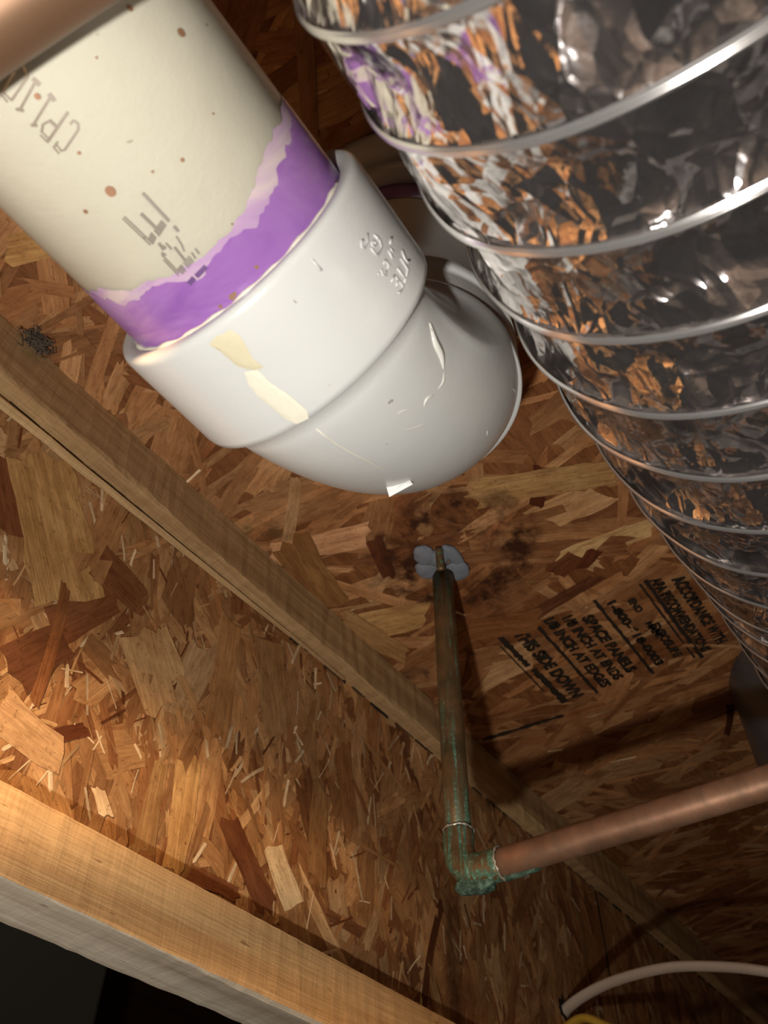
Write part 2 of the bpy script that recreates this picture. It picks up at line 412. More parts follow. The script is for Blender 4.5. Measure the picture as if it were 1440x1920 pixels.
web_custom = custom_on('y', [
    (510, 1590, 550, 1700, 46, (232, 204, 158)), (62, 1398, 160, 1370, 22, (122, 70, 42)), (425, 1540, 500, 1700, 40, (134, 82, 50)),
    (826, 1695, 792, 1880, 14, (108, 64, 38)), (350, 1430, 322, 1630, 44, (214, 168, 108)), (300, 1430, 265, 1600, 30, (206, 160, 104)),
    (10, 870, 30, 1000, 70, (128, 78, 48)), (90, 1180, 215, 1120, 48, (130, 82, 50)), (70, 860, 130, 1130, 120, (190, 150, 96)),
    (265, 1190, 300, 1330, 80, (196, 156, 108)), (180, 1050, 260, 1130, 60, (150, 96, 58)), (430, 1160, 400, 1380, 46, (176, 130, 82)),
    (500, 1200, 515, 1380, 60, (186, 146, 96)), (20, 1260, 120, 1200, 60, (134, 84, 52)), (0, 1330, 110, 1420, 60, (214, 170, 120)),
    (350, 1640, 440, 1680, 22, (132, 82, 50)), (180, 1480, 195, 1530, 22, (236, 206, 160)), (600, 1480, 590, 1650, 40, (186, 140, 90)),
    (640, 1400, 655, 1560, 36, (160, 110, 66)), (330, 1270, 300, 1180, 30, (206, 166, 116)), (120, 1100, 60, 1320, 18, (150, 96, 56))], (XA, ZB1))

ceiling = osb_board('ceiling', (XA, -.9, H), (1, 0, 0), (0, 1, 0), (0, 0, -1), 3.2, 3.2, 15000, PAL_C, 88, 22, M['osb_ceiling'], 900, ceil_custom, back=.018, size=1.45)
tag(ceiling, kind='structure')
GREY = lumber('neutral-lit flange underside', srgb(222, 210, 188)[:3], srgb(180, 164, 142)[:3], .5, .3)  # neutral light on the underside put into a paler, greyer wood colour

# I-joist: lumber flanges and an OSB web
joist = thing('wood_i_joist', (XA, .3645, ZB0), 'long wooden I-joist with OSB web and lumber flanges running under the subfloor', 'joist')
def flange(name, y0, y1, z0, z1, mat, seed, wav):
    rg = random.Random(seed); n = 420; V = []; F = []
    xs = [XA + (XB - XA) * (i / n) ** 1.5 for i in range(n + 1)]
    ph = [rg.uniform(0, 6.28) for _ in range(8)]
    def wv(x, k): return (math.sin(x * 9 + ph[k]) * .5 + math.sin(x * 23 + ph[k + 1]) * .3 + math.sin(x * 61 + ph[k + 2]) * .2)
    for x in xs:
        a = .0016 + wav * (.0012 * wv(x, 0)); b = .0016 + wav * .0012 * wv(x, 2)
        a = max(a, .0004); b = max(b, .0004); j = lambda: rg.uniform(-.00018, .00018) * wav
        lo = z0 if name == 'top_flange' else z0
        V += [(x, y0 + j(), z1), (x, y0 + j(), z0 + a * 1.4), (x, y0 + a * .45 + j(), z0 + a * .45 + j()), (x, y0 + a * 1.4, z0 + j()),
              (x, y1 - b, z0 + j()), (x, y1, z0 + b), (x, y1, z1)]
    m = 7
    for i in range(n):
        for k in range(m):
            k2 = (k + 1) % m
            F.append((i * m + k, i * m + k2, (i + 1) * m + k2, (i + 1) * m + k))
    F.append(tuple(range(m))); F.append(tuple(n * m + k for k in range(m))[::-1])
    return mesh(name, V, F, mat, joist)
tf = flange('top_flange', Y0, Y1, ZT, H - .0012, M['flange_top'], 3, 3.4)
bf = flange('bottom_flange', Y0, Y1, ZB0, ZB1, M['flange_bottom'], 5, 1.6)
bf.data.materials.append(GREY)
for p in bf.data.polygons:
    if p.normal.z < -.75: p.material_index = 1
web = osb_board('web', (XA, YW, ZB1), (1, 0, 0), (0, 0, 1), (0, -1, 0), XB - XA, ZT - ZB1, 7000, PAL_W, 93, 24, M['osb_web'], 1700, web_custom, back=.0098, parent=joist, size=1.1)
# dark ragged glue gap where web meets top flange, and the panel joint in the web
V = []; F = []
rg = random.Random(4); x = .05
while x < 1.3:
    L = rg.uniform(.006, .03); hgt = rg.uniform(.0008, .0036) * (1.5 if .3 < x < .5 else 1)
    b = len(V); n = 4
    for i in range(n + 1): V.append((x + L * i / n, YW - .0018, ZT - .0002))
    for i in range(n, -1, -1): V.append((x + L * i / n, YW - .0014, ZT - hgt * rg.uniform(.4, 1)))
    F.append(tuple(range(b, len(V)))); x += L + rg.uniform(0, .012)
mesh('glue_gap', V, F, M['dark_gap'], web)
a = on_y(1104, 1655, YW); b = on_y(1130, 1860, YW)
V = []; F = []; n = 14
for i in range(n + 1):
    z = ZT - .002 + (ZB1 - ZT + .002) * i / n; xx = .900 + rg.uniform(-.0015, .0015); hw = rg.uniform(.0008, .0022)
    V += [(xx - hw, YW - .0016, z), (xx + hw, YW - .0016, z)]
for i in range(n): F.append((2 * i, 2 * i + 1, 2 * i + 3, 2 * i + 2))
mesh('web_joint', V, F, M['dark_gap'], web)
# pale tapering lip of glued wood under the top flange, left end
V = []; F = []; n = 40
for i in range(n + 1):
    x = XA + .02 + (.42 - XA) * i / n; d = max(.0006, .0215 * (1 - (x - XA) / .66)) * (1 + rg.uniform(-.1, .1))
    V += [(x, YW - .0016, ZT - .0012), (x, YW - .0045, ZT - .0012 - d * .5), (x, YW - .0012, ZT - .0012 - d)]
for i in range(n):
    for k in (0, 1): F.append((3 * i + k, 3 * i + k + 1, 3 * i + k + 4, 3 * i + k + 3))
mesh('flange_lip', V, F, M['flange_top'], joist)

# basement shell far below and around
FZ = -1.75
def shell(name, a, b): tag(box(name, a, b, M['concrete']), kind='structure')
shell('floor', (-3.2, -3.2, FZ - .1), (4.4, 3.6, FZ))
shell('wall_back', (-3.3, -3.2, FZ), (-3.2, 3.6, .5)); shell('wall_front', (4.4, -3.2, FZ), (4.5, 3.6, .5))
shell('wall_right', (-3.2, -3.3, FZ), (4.4, -3.2, .5)); shell('wall_left', (-3.2, 3.6, FZ), (4.4, 3.7, .5))

# ------------------------------------------------------------------ stencil on the subfloor
def text_part(name, s, x, y, length, height, mat, parent, bold=.0):
    cu = bpy.data.curves.new(name, 'FONT'); cu.body = s; cu.size = 1; cu.offset = bold
    o = bpy.data.objects.new(name, cu); C.objects.link(o)
    bpy.context.view_layer.update()
    me = bpy.data.meshes.new_from_object(o); bpy.data.objects.remove(o)
    co = np.empty(len(me.vertices) * 3, 'f'); me.vertices.foreach_get('co', co); co = co.reshape(-1, 3)
    lo, hi = co.min(0), co.max(0); k = rng.normal(0, .012, co.shape)
    co[:, 0] = (co[:, 0] - lo[0]) / (hi[0] - lo[0]) + k[:, 0] * .3; co[:, 1] = (co[:, 1] - lo[1]) / (hi[1] - lo[1]) + k[:, 1] * 1.5
    out = np.c_[x + co[:, 0] * length, y - co[:, 1] * height, np.full(len(co), H - .0014)]
    me.vertices.foreach_set('co', out.astype('f').ravel()); me.update(); me.materials.clear(); me.materials.append(mat)
    o = bpy.data.objects.new(name, me); C.objects.link(o); o.parent = parent
    return o
def rule(x0, x1, y, wd, name='stencil_bar'):
    V = []; F = []; n = 24
    for i in range(n + 1):
        x = x0 + (x1 - x0) * i / n
        V += [(x, y - wd / 2 * rg.uniform(.55, 1.15), H - .0014), (x, y + wd / 2 * rg.uniform(.55, 1.15), H - .0014)]
    for i in range(n): F.append((2 * i, 2 * i + 1, 2 * i + 3, 2 * i + 2))
    return mesh(name, V, F, M['char'], ceiling)
for s, x, y, L, h in [('THIS SIDE DOWN', .514, .2375, .111, .0125), ('1/8 INCH AT EDGES', .514, .2085, .112, .0100),
                      ('1/8 INCH AT ENDS', .520, .1945, .102, .0098), ('SPACE PANELS', .529, .1810, .090, .0105),
                      ('1-800-618-0003', .524, .1560, .100, .0085), ('END      MARK', .531, .1405, .060, .0065), ('EXPOSURE', .570, .1385, .052, .0085),
                      ('APA RECOMMENDATIONS', .519, .1165, .110, .0095), ('ACCORDANCE WITH', .528, .1020, .098, .0105)]:
    text_part('stencil_text', s, x, y, L, h, M['char'], ceiling, .06)
rule(.512, .630, .2150, .0034); rule(.515, .632, .1620, .0034); rule(.517, .636, .1185, .0042); rule(.519, .632, .1240, .002)
rule(.510, .560, .2475, .006); rule(.566, .626, .2455, .007); rule(.522, .600, .2535, .0016)
# dragged marker stroke
V = []; F = []; n = 22; p0 = on_z(905, 1385, H); p1 = on_z(1056, 1339, H)
for i in range(n + 1):
    p = p0 + (p1 - p0) * i / n; wd = .0028 * rg.uniform(.5, 1.2)
    V += [(p[0] - wd, p[1], H - .0014), (p[0] + wd, p[1], H - .0014)]
for i in range(n): F.append((2 * i, 2 * i + 1, 2 * i + 3, 2 * i + 2))
mesh('marker_stroke', V, F, M['char'], ceiling)

# ------------------------------------------------------------------ PVC drain
PY, PZ = .118, .276; RP = .04445; RX = .181
drain = thing('drain_pipe', (RX, PY, PZ), 'white plastic drain pipe with purple primed joint and elbow turning up through the subfloor', 'pipe')
pipe = lathe('pipe', [(-.35, RP), (.085, RP), (.085, RP - .005), (-.35, RP - .005)], (0, PY, PZ), (1, 0, 0), M['pvc_pipe'], drain, 96)
def cyl_pt(x, a, r): return (x, PY + r * math.cos(a), PZ + r * math.sin(a))
# primer sleeve with a brushed, wavy edge
EDGE = [(-360, .045), (-205, .045), (-180, .0485), (-152, .0525), (-137, .0565), (-125, .0590), (-107, .0592), (-91, .0580), (-73, .0556), (-60, .0535), (-49, .0510), (-20, .049), (0, .045)]
_wr = [random.Random(k).uniform(-1, 1) for k in range(997)]
def WN(x):
    i = math.floor(x); t = x - i; t = t * t * (3 - 2 * t); return _wr[i % 997] * (1 - t) + _wr[(i + 1) % 997] * t
def edge_x(deg, off=0, amp=.0006):
    d = deg
    for (a0, e0), (a1, e1) in zip(EDGE, EDGE[1:]):
        if a0 <= d <= a1:
            t = (d - a0) / (a1 - a0); return e0 + (e1 - e0) * t + off + amp * 2.2 * (WN(d * .06 + off * 900) + .6 * WN(d * .21 + 7 + off * 500) + .3 * WN(d * .7 + 3))
    return .045
def sleeve(name, off0, r, mat, parent, amp=.0006, x1=.0765):
    V = []; F = []; n = 180; m = 10
    for i in range(n):
        deg = -360 + 360 * i / n
        x0 = edge_x(deg, off0, amp)
        for k in range(m): V.append(cyl_pt(x0 + (x1 - x0) * k / (m - 1), math.radians(deg), r - (.0001 if k == 0 else 0)))
    for i in range(n):
        j = (i + 1) % n
        for k in range(m - 1): F.append((i * m + k, i * m + k + 1, j * m + k + 1, j * m + k))
    return mesh(name, V, F, mat, parent, smooth=True)
band = sleeve('primer_band', -.0028, RP + .00022, M['primer_thin'], drain)
band['label'] = 'pale purple edge of primer on cream pipe'
band2 = sleeve('primer_coat', .0008, RP + .0004, M['primer'], drain, .0010)
band2['label'] = 'solid purple primer coat beside the elbow rim'

# elbow: hub, bend, hub, one turned shape
prof = []
def seg_line(x, r): prof.append(((x, PY, PZ), (1, 0, 0), r))
for x, r in [(.0800, .0449), (.0745, .0452), (.0733, .0462), (.0728, .0480), (.0728, .0500), (.0733, .0512), (.0745, .0518), (.0760, .0520), (.085, .0520), (.095, .0519), (.105, .0518), (.1135, .0518), (.1158, .0514), (.1166, .0500), (.1166, .0482), (.1172, .0452)]: seg_line(x, r)
BR = .057; BZ = .056; bx, bz = RX - BR, PZ + BZ
nb = 26
for i in range(nb + 1):
    a = math.pi / 2 * i / nb
    bul = .0449
    prof.append(((bx + BR * math.sin(a), PY, bz - BZ * math.cos(a)), tuple(Vector((BR * math.cos(a), 0, BZ * math.sin(a))).normalized()), bul))
def seg_up(z, r): prof.append(((RX, PY, z), (0, 0, 1), r))
for z, r in [(.3180, .0452), (.3184, .0475), (.3190, .0500), (.3210, .0508), (.330, .0508), (.342, .0508), (.3460, .0508), (.3464, .0515), (.3545, .0515), (.3556, .0510), (.3560, .0498), (.3560, .0470), (.3550, .0446), (.350, .0445)]: seg_up(z, r)
V = []; F = []; S = 128
rg2 = np.random.default_rng(3)
for (c, t, r) in prof:
    t = Vector(t); n = Vector((0, 1, 0)); b = n.cross(t) * 1
    b = t.cross(n)
    for j in range(S):
        a = 2 * math.pi * j / S
        o_ = max(0., -math.sin(a)) ; k_ = math.sin(2 * math.atan2(t.z, t.x)) if t.z > 0 and t.x > 1e-4 else 0
        w_ = math.atan2(t.z, t.x) / (math.pi / 2)
        rr_ = r + (.0065 * min(1, w_ * 1.15) if 0 < w_ < .999 else 0) - .0145 * k_ * (1.12 - .35 * w_) * o_ ** .8
        V.append(Vector(c) + (n * math.cos(a) + b * math.sin(a)) * rr_)
for i in range(len(prof) - 1):
    for j in range(S):
        k = (j + 1) % S; F.append((i * S + j, i * S + k, (i + 1) * S + k, (i + 1) * S + j))
elbow = mesh('elbow', V, F, M['pvc_fitting'], drain, smooth=True)
elbow['label'] = 'white elbow fitting with moulded lettering'
lathe('riser_pipe', [(.340, RP), (.50, RP), (.50, RP - .005), (.34, RP - .005)], (RX, PY, 0), (0, 0, 1), M['pvc_pipe'], drain, 96)
lathe('riser_primer_ring', [(.434, RP + .0002), (.4355, RP + .0004), (.455, RP + .0004)], (RX, PY, 0), (0, 0, 1), M['primer'], drain, 96)
lathe('toilet_flange', [(.453, .0447), (.452, .047), (.452, .052), (.454, .0535), (.4615, .054), (.4625, .060), (.4630, .0655), (.466, .067), (.4695, .067)], (RX, PY, 0), (0, 0, 1), M['pvc_fitting'], drain, 96)
# moulding seam along the underside of the bend
pts = []
for i in range(0, nb - 5):
    a = math.pi / 2 * i / nb; r = .0449 - .0115 * math.sin(2 * a) + .00005; t_ = Vector((BR * math.cos(a), 0, BZ * math.sin(a))).normalized(); w_ = math.atan2(t_.z, t_.x); r = .0449 + .0065 * w_ / (math.pi / 2) - .0145 * math.sin(2 * w_) * (1.12 - .35 * w_ / (math.pi / 2))
    pts.append((bx + BR * math.sin(a) + r * t_.z, PY + .0003 * math.sin(i), bz - BZ * math.cos(a) - r * t_.x))
sweep('mould_seam', pts, .0003, M['smear_light'], elbow, seg=6)

# strokes printed / moulded / smeared on the tube surface, given as points (x along the pipe, angle)
def surf(px, py, r):
    q = ray(px, py); a = q[1] ** 2 + q[2] ** 2; b = -2 * (q[1] * PY + q[2] * PZ); c = PY ** 2 + PZ ** 2 - r * r
    D = b * b - 4 * a * c
    if D < 0: D = 0
    t = (-b - D ** .5) / 2 / a; p = q * t
    return p[0], math.atan2(p[2] - PZ, p[1] - PY)
def marks(name, strokes, org, scale, r, mat, parent, raised=0.):
    """flat ink ribbons (raised=0) or round moulded ridges on the tube"""
    V = []; F = []
    for pts, wpx in strokes:
        P = [surf(org[0] + x / scale, org[1] + y / scale, r) for x, y in pts]
        Q = [(x, a * r) for x, a in P]; hw = wpx / 1600 * .25 / 2
        if raised:
            pp = [Vector(cyl_pt(x, s / r, r - raised * .3)) for x, s in Q]
            if len(pp) == 1: pp.append(pp[0] + Vector((.0006, 0, 0)))
            v, f = sweep_geo(pp, raised, seg=8, base=len(V)); V += v; F += f; continue
        for (x0, s0), (x1, s1) in zip(Q, Q[1:]):
            d = math.hypot(x1 - x0, s1 - s0) or 1e-6; ux, us = (x1 - x0) / d, (s1 - s0) / d; b = len(V); n = 4
            for i in range(n + 1):
                xx = x0 - ux * hw * .3 + (x1 - x0 + ux * hw * .6) * i / n; ss = s0 + (s1 - s0) * i / n
                V.append(cyl_pt(xx - us * hw, (ss + ux * hw) / r, r)); V.append(cyl_pt(xx + us * hw, (ss - ux * hw) / r, r))
            for i in range(n): F.append((b + 2 * i, b + 2 * i + 1, b + 2 * i + 3, b + 2 * i + 2))
    return mesh(name, V, F, mat, parent, smooth=bool(raised))
def dashes(a, b, n, d, wpx): return [([(a[0] + (b[0] - a[0]) * i / (n - 1) - d[0] / 2, a[1] + (b[1] - a[1]) * i / (n - 1) - d[1] / 2), (a[0] + (b[0] - a[0]) * i / (n - 1) + d[0] / 2, a[1] + (b[1] - a[1]) * i / (n - 1) + d[1] / 2)], wpx) for i in range(n)]
code = [([(630, 1120), (655, 1085), (700, 1110), (702, 1170), (580, 1350)], 3.6), ([(520, 1275), (480, 1330)], 3), ([(475, 1320), (530, 1385)], 2.4), ([(495, 1290), (555, 1365)], 2.4), ([(540, 1360), (580, 1350)], 3),
        ([(610, 1010), (430, 1270)], 4.6), ([(460, 1080), (385, 1120), (370, 1195)], 3.6), ([(445, 1085), (515, 1150)], 5), ([(360, 1215), (430, 1285)], 2.4), ([(378, 1192), (448, 1262)], 2.4),
        ([(440, 850), (485, 905)], 7), ([(455, 870), (300, 1120)], 3.8), ([(278, 1130), (330, 1128)], 5),
        ([(295, 710), (350, 762)], 7), ([(310, 750), (180, 980)], 3.8), ([(142, 985), (210, 995)], 5),
        ([(130, 650), (30, 820)], 3.2), ([(12, 855), (65, 920)], 2.6), ([(25, 830), (100, 905)], 2.6), ([(100, 905), (250, 690)], 3.6), ([(250, 690), (212, 600)], 3.2)]
marks('printed_code', code, (0, 0), 4.8, RP + .0004, M['ink'], pipe)['label'] = 'grey dot-matrix code CP1.10 printed on the pipe'
smudge = [([(380, 100), (770, 520)], 5.5), ([(355, 410), (640, 690)], 6), ([(100, 450), (520, 850)], 2.6), ([(75, 480), (495, 880)], 2.2), ([(850, 595), (910, 675)], 5.5),
          ([(880, 745), (960, 870), (1000, 970)], 2.8), ([(855, 910), (1010, 1110)], 4.5), ([(725, 850), (810, 940)], 3.2), ([(620, 850), (690, 950)], 5), ([(680, 890), (720, 930)], 4),
          ([(660, 1020), (930, 1300)], 2.4), ([(690, 1100), (920, 1340)], 2.2), ([(660, 990), (725, 1030)], 3), ([(1110, 990), (1170, 1080)], 3), ([(1165, 930), (1225, 1010)], 3)]
smudge += dashes((690, 550), (590, 700), 7, (80, 85), 2.3) + dashes((540, 735), (500, 820), 4, (80, 85), 2.3) + dashes((1100, 1090), (1030, 1180), 4, (80, 85), 2.3) + dashes((985, 1220), (945, 1270), 3, (80, 85), 2.6)
marks('smeared_print', smudge, (220, 350), 8, RP + .0005, M['ink'], pipe)
marks('covered_print', [([(1330, 1200), (1180, 1350)], 10), ([(1150, 1370), (1070, 1460)], 10)], (220, 350), 8, RP + .00055, M['ink_purple'], pipe)
def blob_on(name, lst, r, mat, parent):
    for (x, y, rpx) in lst:
        V = []; F = []
        X_, A_ = surf(x, y, r); q = rpx / 1600 * .25; b = 0; n = 14
        for i in range(n): 
            a = 2 * math.pi * i / n; V.append(cyl_pt(X_ + q * math.cos(a) * 1.1, A_ + q * math.sin(a) / r, r))
        F.append(tuple(range(b, b + n)))
        mesh(name, V, F, mat, parent)
blob_on('speck', [(207, 359, 9), (340, 61, 7), (244, 15, 5), (160, 397, 4), (342, 300, 3.5), (148, 287, 3), (70, 181, 5), (465, 121, 3), (286, 322, 2.5), (435, 420, 2), (400, 213, 2), (181, 108, 2)], RP + .00045, M['brown_spot'], pipe)
blob_on('primer_grit', [(435, 557, 6), (440, 551, 4), (413, 575, 4), (418, 585, 5), (481, 501, 4)], RP + .0006, M['brown_spot'], band2)
RH = .0521
letters = [([(320, 570), (325, 680), (290, 760), (250, 740), (245, 670), (270, 650)], 2), ([(360, 750), (445, 855), (495, 740), (470, 650), (400, 590)], 2), ([(370, 700), (400, 740), (430, 700), (400, 670), (370, 700)], 2),
           ([(430, 600), (460, 660)], 2), ([(620, 620), (600, 700)], 2), ([(580, 780), (630, 880)], 2), ([(600, 760), (640, 800)], 2), ([(520, 950), (545, 900), (590, 970), (570, 1000)], 2),
           ([(490, 1010), (510, 1080), (550, 1085), (545, 1030)], 2), ([(455, 1060)], 2), ([(745, 780), (780, 880), (820, 930), (835, 900)], 2), ([(730, 880), (820, 1020), (780, 1180)], 2), ([(690, 1000), (790, 1130)], 2),
           ([(655, 1090), (620, 1170)], 2), ([(700, 1150), (680, 1220)], 2), ([(655, 1090), (760, 1220), (720, 1310), (700, 1290)], 2), ([(-360, 890), (-240, 1030)], 2)]
marks('moulded_lettering', letters, (640, 350), 6.545, RH, M['pvc_fitting'], elbow, raised=.00042)
def patch(name, poly, org, scale, r, mat, parent):
    P = [surf(org[0] + x / scale, org[1] + y / scale, r) for x, y in poly]
    # dense polygon fan following the curved surface
    cx_ = sum(p[0] for p in P) / len(P); ca_ = sum(p[1] for p in P) / len(P); V = [cyl_pt(cx_, ca_, r)]; F = []
    Q = []
    for a, b in zip(P, P[1:] + P[:1]):
        for k in range(4): Q.append((a[0] + (b[0] - a[0]) * k / 4 + rg.uniform(-.0002, .0002), a[1] + (b[1] - a[1]) * k / 4 + rg.uniform(-.003, .003)))
    rings = 4
    for k in range(1, rings + 1):
        for (x, a) in Q: V.append(cyl_pt(cx_ + (x - cx_) * k / rings, ca_ + (a - ca_) * k / rings, r if k < rings else r - .0003))
    n = len(Q)
    for i in range(n): F.append((0, 1 + i, 1 + (i + 1) % n))
    for k in range(rings - 1):
        for i in range(n):
            j = (i + 1) % n; F.append((1 + k * n + i, 1 + (k + 1) * n + i, 1 + (k + 1) * n + j, 1 + k * n + j))
    return mesh(name, V, F, mat, parent, smooth=True)
patch('cement_smear', [(130, 270), (180, 200), (350, 110), (460, 170), (540, 310), (600, 430), (720, 510), (640, 545), (520, 540), (410, 490), (250, 350)], (370, 600), 5.76, RH + .0002, M['smear'], elbow)['label'] = 'tan dried cement on the elbow hub'
patch('cement_smear', [(500, 560), (640, 540), (800, 690), (890, 750), (1010, 830), (1190, 990), (1200, 1070), (1070, 1130), (950, 1080), (800, 950), (660, 840), (560, 720)], (370, 600), 5.76, RH + .0001, M['smear_light'], elbow)
# a bead of cement squeezed out round the rim
V = []; F = []
pts = [cyl_pt(.0738 + .0003 * math.sin(i * 1.3), math.radians(-175 + 3 * i), RP + .0006) for i in range(54)]
sweep('cement_bead', pts, [.0006 + .0005 * abs(math.sin(i * .37)) for i in range(54)], M['smear_light'], elbow, seg=8)
# glossy drips on the bend, found along camera-facing side of the bend
def bend_pt(t, phi, off=0):
    a = math.pi / 2 * t; r = .0449 - .0115 * math.sin(2 * a) + off
    c = Vector((bx + BR * math.sin(a), PY, bz - BZ * math.cos(a))); n = Vector((0, 1, 0)); t_ = Vector((BR * math.cos(a), 0, BZ * math.sin(a))).normalized(); b = t_.cross(n)
    w_ = math.atan2(t_.z, t_.x); r = .0449 + .0065 * w_ / (math.pi / 2) - .0145 * math.sin(2 * w_) * (1.12 - .35 * w_ / (math.pi / 2)) * max(0., -math.sin(phi)) ** .8 + off
    return c + (n * math.cos(phi) + b * math.sin(phi)) * r
PHI = {}
for (path, rad) in [([(.05, 194), (.10, 199), (.15, 201), (.19, 205)], .0016), ([(.19, 205), (.21, 210), (.20, 216)], .0008), ([(.20, 218), (.18, 223), (.19, 227)], .0009), ([(.17, 230), (.13, 236), (.12, 241)], .0005), ([(.30, 222), (.24, 232), (.2, 240), (.16, 246)], .0005), ([(.62, 222), (.66, 228)], .0012), ([(.72, 200), (.84, 208), (.9, 216)], .0013)]:
    pts = bez([bend_pt(t, math.radians(p), -.0002) for t, p in path], 8)
    n = len(pts); sweep('cement_drip', pts, [rad * (.35 + .65 * math.sin(math.pi * (i + .5) / n)) for i in range(n)], M['drip'], elbow, seg=10)
# stray white paper tab stuck behind the bend
q = [ray(722, 905) , ray(730, 932), ray(774, 908), ray(764, 895)]
k = .2215
V = []
for r_, kk in zip(q, (1, .99, 1.0, 1.0)): V.append(r_ / r_[2] * .262 * kk)
V = [np.array(v) for v in V]; V += [v + np.array((0, 0, .0006)) for v in V]
mesh('paper_tab', V, [(0, 1, 2, 3), (7, 6, 5, 4), (0, 4, 5, 1), (1, 5, 6, 2), (2, 6, 7, 3), (3, 7, 4, 0)], M['paper'], drain)['label'] = 'small white paper tab'

# ------------------------------------------------------------------ foil duct
dp = [0.02232593347814899, -0.0348557336915444, 0.24037124723111195, 0.0530611787676579, 0.2092941102952173, -0.026069392773029876, 0.21101754846034448, -0.07449684731551412, 0.02753922406657264, 0.0011086376332729217, -0.010538304238616295]
RD = .08
def d_axis(s):
    s2 = s
    zz = dp[2] + dp[4] * s + dp[6] * s * s
    if s > .36:
        e = s - .36; z0 = dp[2] + dp[4] * .36 + dp[6] * .36 ** 2; sl = dp[4] + 2 * dp[6] * .36
        zz = z0 + sl * (.05) * (1 - math.exp(-e / .05))
    if s < 0: zz = dp[2] + dp[4] * s * .6
    return Vector((dp[0] + s, dp[1] + dp[3] * s + dp[5] * s * s, zz))
def d_T(s):
    t = Vector((1, dp[3] + 2 * dp[5] * s + dp[7], dp[4] + 2 * dp[6] * min(max(s, 0), .36) + dp[10]))
    if s > .36: t.z *= math.exp(-(s - .36) / .08)
    return t.normalized()
ring_s = [-.17, -.14, -.112, -.084, -.0555, -.0275] + [k * dp[8] + dp[9] * k * k for k in range(0, 10)]
while ring_s[-1] < .60: ring_s.append(ring_s[-1] + .038)
duct = thing('flexible_duct', d_axis(.2), 'crinkled silver foil flexible duct with wire rings beside the white drain pipe', 'duct')
NA = 300; S_list = []; T_list = []
for k in range(len(ring_s) - 1):
    n = 26 if ring_s[k] < .45 else 10
    for i in range(n): S_list.append(ring_s[k] + (ring_s[k + 1] - ring_s[k]) * i / n); T_list.append(i / n)
S_list.append(ring_s[-1]); T_list.append(0)
S_arr = np.array(S_list)
circ = 2 * math.pi * RD
rg3 = np.random.default_rng(11)
area = (S_arr[-1] - S_arr[0]) * circ
nc = int(area / (.0105 ** 2)); cs = rg3.uniform(S_arr[0], S_arr[-1], nc); cw = rg3.uniform(0, circ, nc)
gs = rg3.normal(0, .26, nc); gw = rg3.normal(0, .26, nc)
wth = np.arange(NA) / NA * circ
V = np.empty((len(S_arr), NA, 3)); UVg = np.empty((len(S_arr), NA, 2))
for i, (s, t) in enumerate(zip(S_arr, T_list)):
    sel = np.abs(cs - s) < .035
    ds = s - cs[sel]; dw = wth[:, None] - cw[sel][None, :]; dw = (dw + circ / 2) % circ - circ / 2
    h = (gs[sel] * ds)[None, :] + gw[sel][None, :] * dw - 16 * (ds ** 2)[None, :] - 16 * dw ** 2
    hm = h.max(1)
    env = math.sin(math.pi * t) ** .6 if 0 < t < 1 else 0
    pleat = .00025 * np.sin(wth / circ * 2 * np.pi * 57 + 2.1 * np.sin(wth * 40 + s * 60)) * (1 - abs(2 * t - 1)) ** .3
    r = RD - env * (.0042) + env * .62 * (hm - .0022) + pleat * env
    c = d_axis(s); T = d_T(s); a = T.cross(Vector((0, 0, 1))).normalized(); b = T.cross(a)
    th = np.arange(NA) / NA * 2 * np.pi
    V[i] = np.array(c)[None, :] + r[:, None] * (np.cos(th)[:, None] * np.array(a) + np.sin(th)[:, None] * np.array(b))
    UVg[i, :, 0] = s; UVg[i, :, 1] = wth
ns = len(S_arr)
idx = np.arange(ns * NA).reshape(ns, NA); q0 = idx[:-1]; q1 = idx[1:]
faces = np.stack([q0, np.roll(q0, -1, 1), np.roll(q1, -1, 1), q1], -1).reshape(-1, 4)
fo = mesh('foil_skin', [], [], None); bpy.data.objects.remove(fo)
me = bpy.data.meshes.new('foil_skin'); me.vertices.add(ns * NA); me.vertices.foreach_set('co', V.astype('f').ravel())
me.loops.add(len(faces) * 4); me.polygons.add(len(faces)); me.loops.foreach_set('vertex_index', faces.astype('i').ravel())
me.polygons.foreach_set('loop_start', np.arange(0, len(faces) * 4, 4, dtype='i'))
try: me.polygons.foreach_set('loop_total', np.full(len(faces), 4, 'i'))
except Exception: pass
me.update(calc_edges=True); me.validate()
u = UVg.reshape(-1, 2)[faces.ravel()].copy().reshape(-1, 4, 2)
wrap = (u[:, :, 1].max(1) - u[:, :, 1].min(1)) > circ / 2
uu = u[wrap]; uu[:, :, 1][uu[:, :, 1] < circ / 2] += circ; u[wrap] = uu
l = me.uv_layers.new(name='foil'); l.data.foreach_set('uv', u.astype('f').ravel())
me.materials.append(M['foil']); me.shade_smooth()
fo = bpy.data.objects.new('foil_skin', me); C.objects.link(fo); fo.parent = duct; fo.matrix_parent_inverse = Matrix.Translation(-Vector(duct.location))
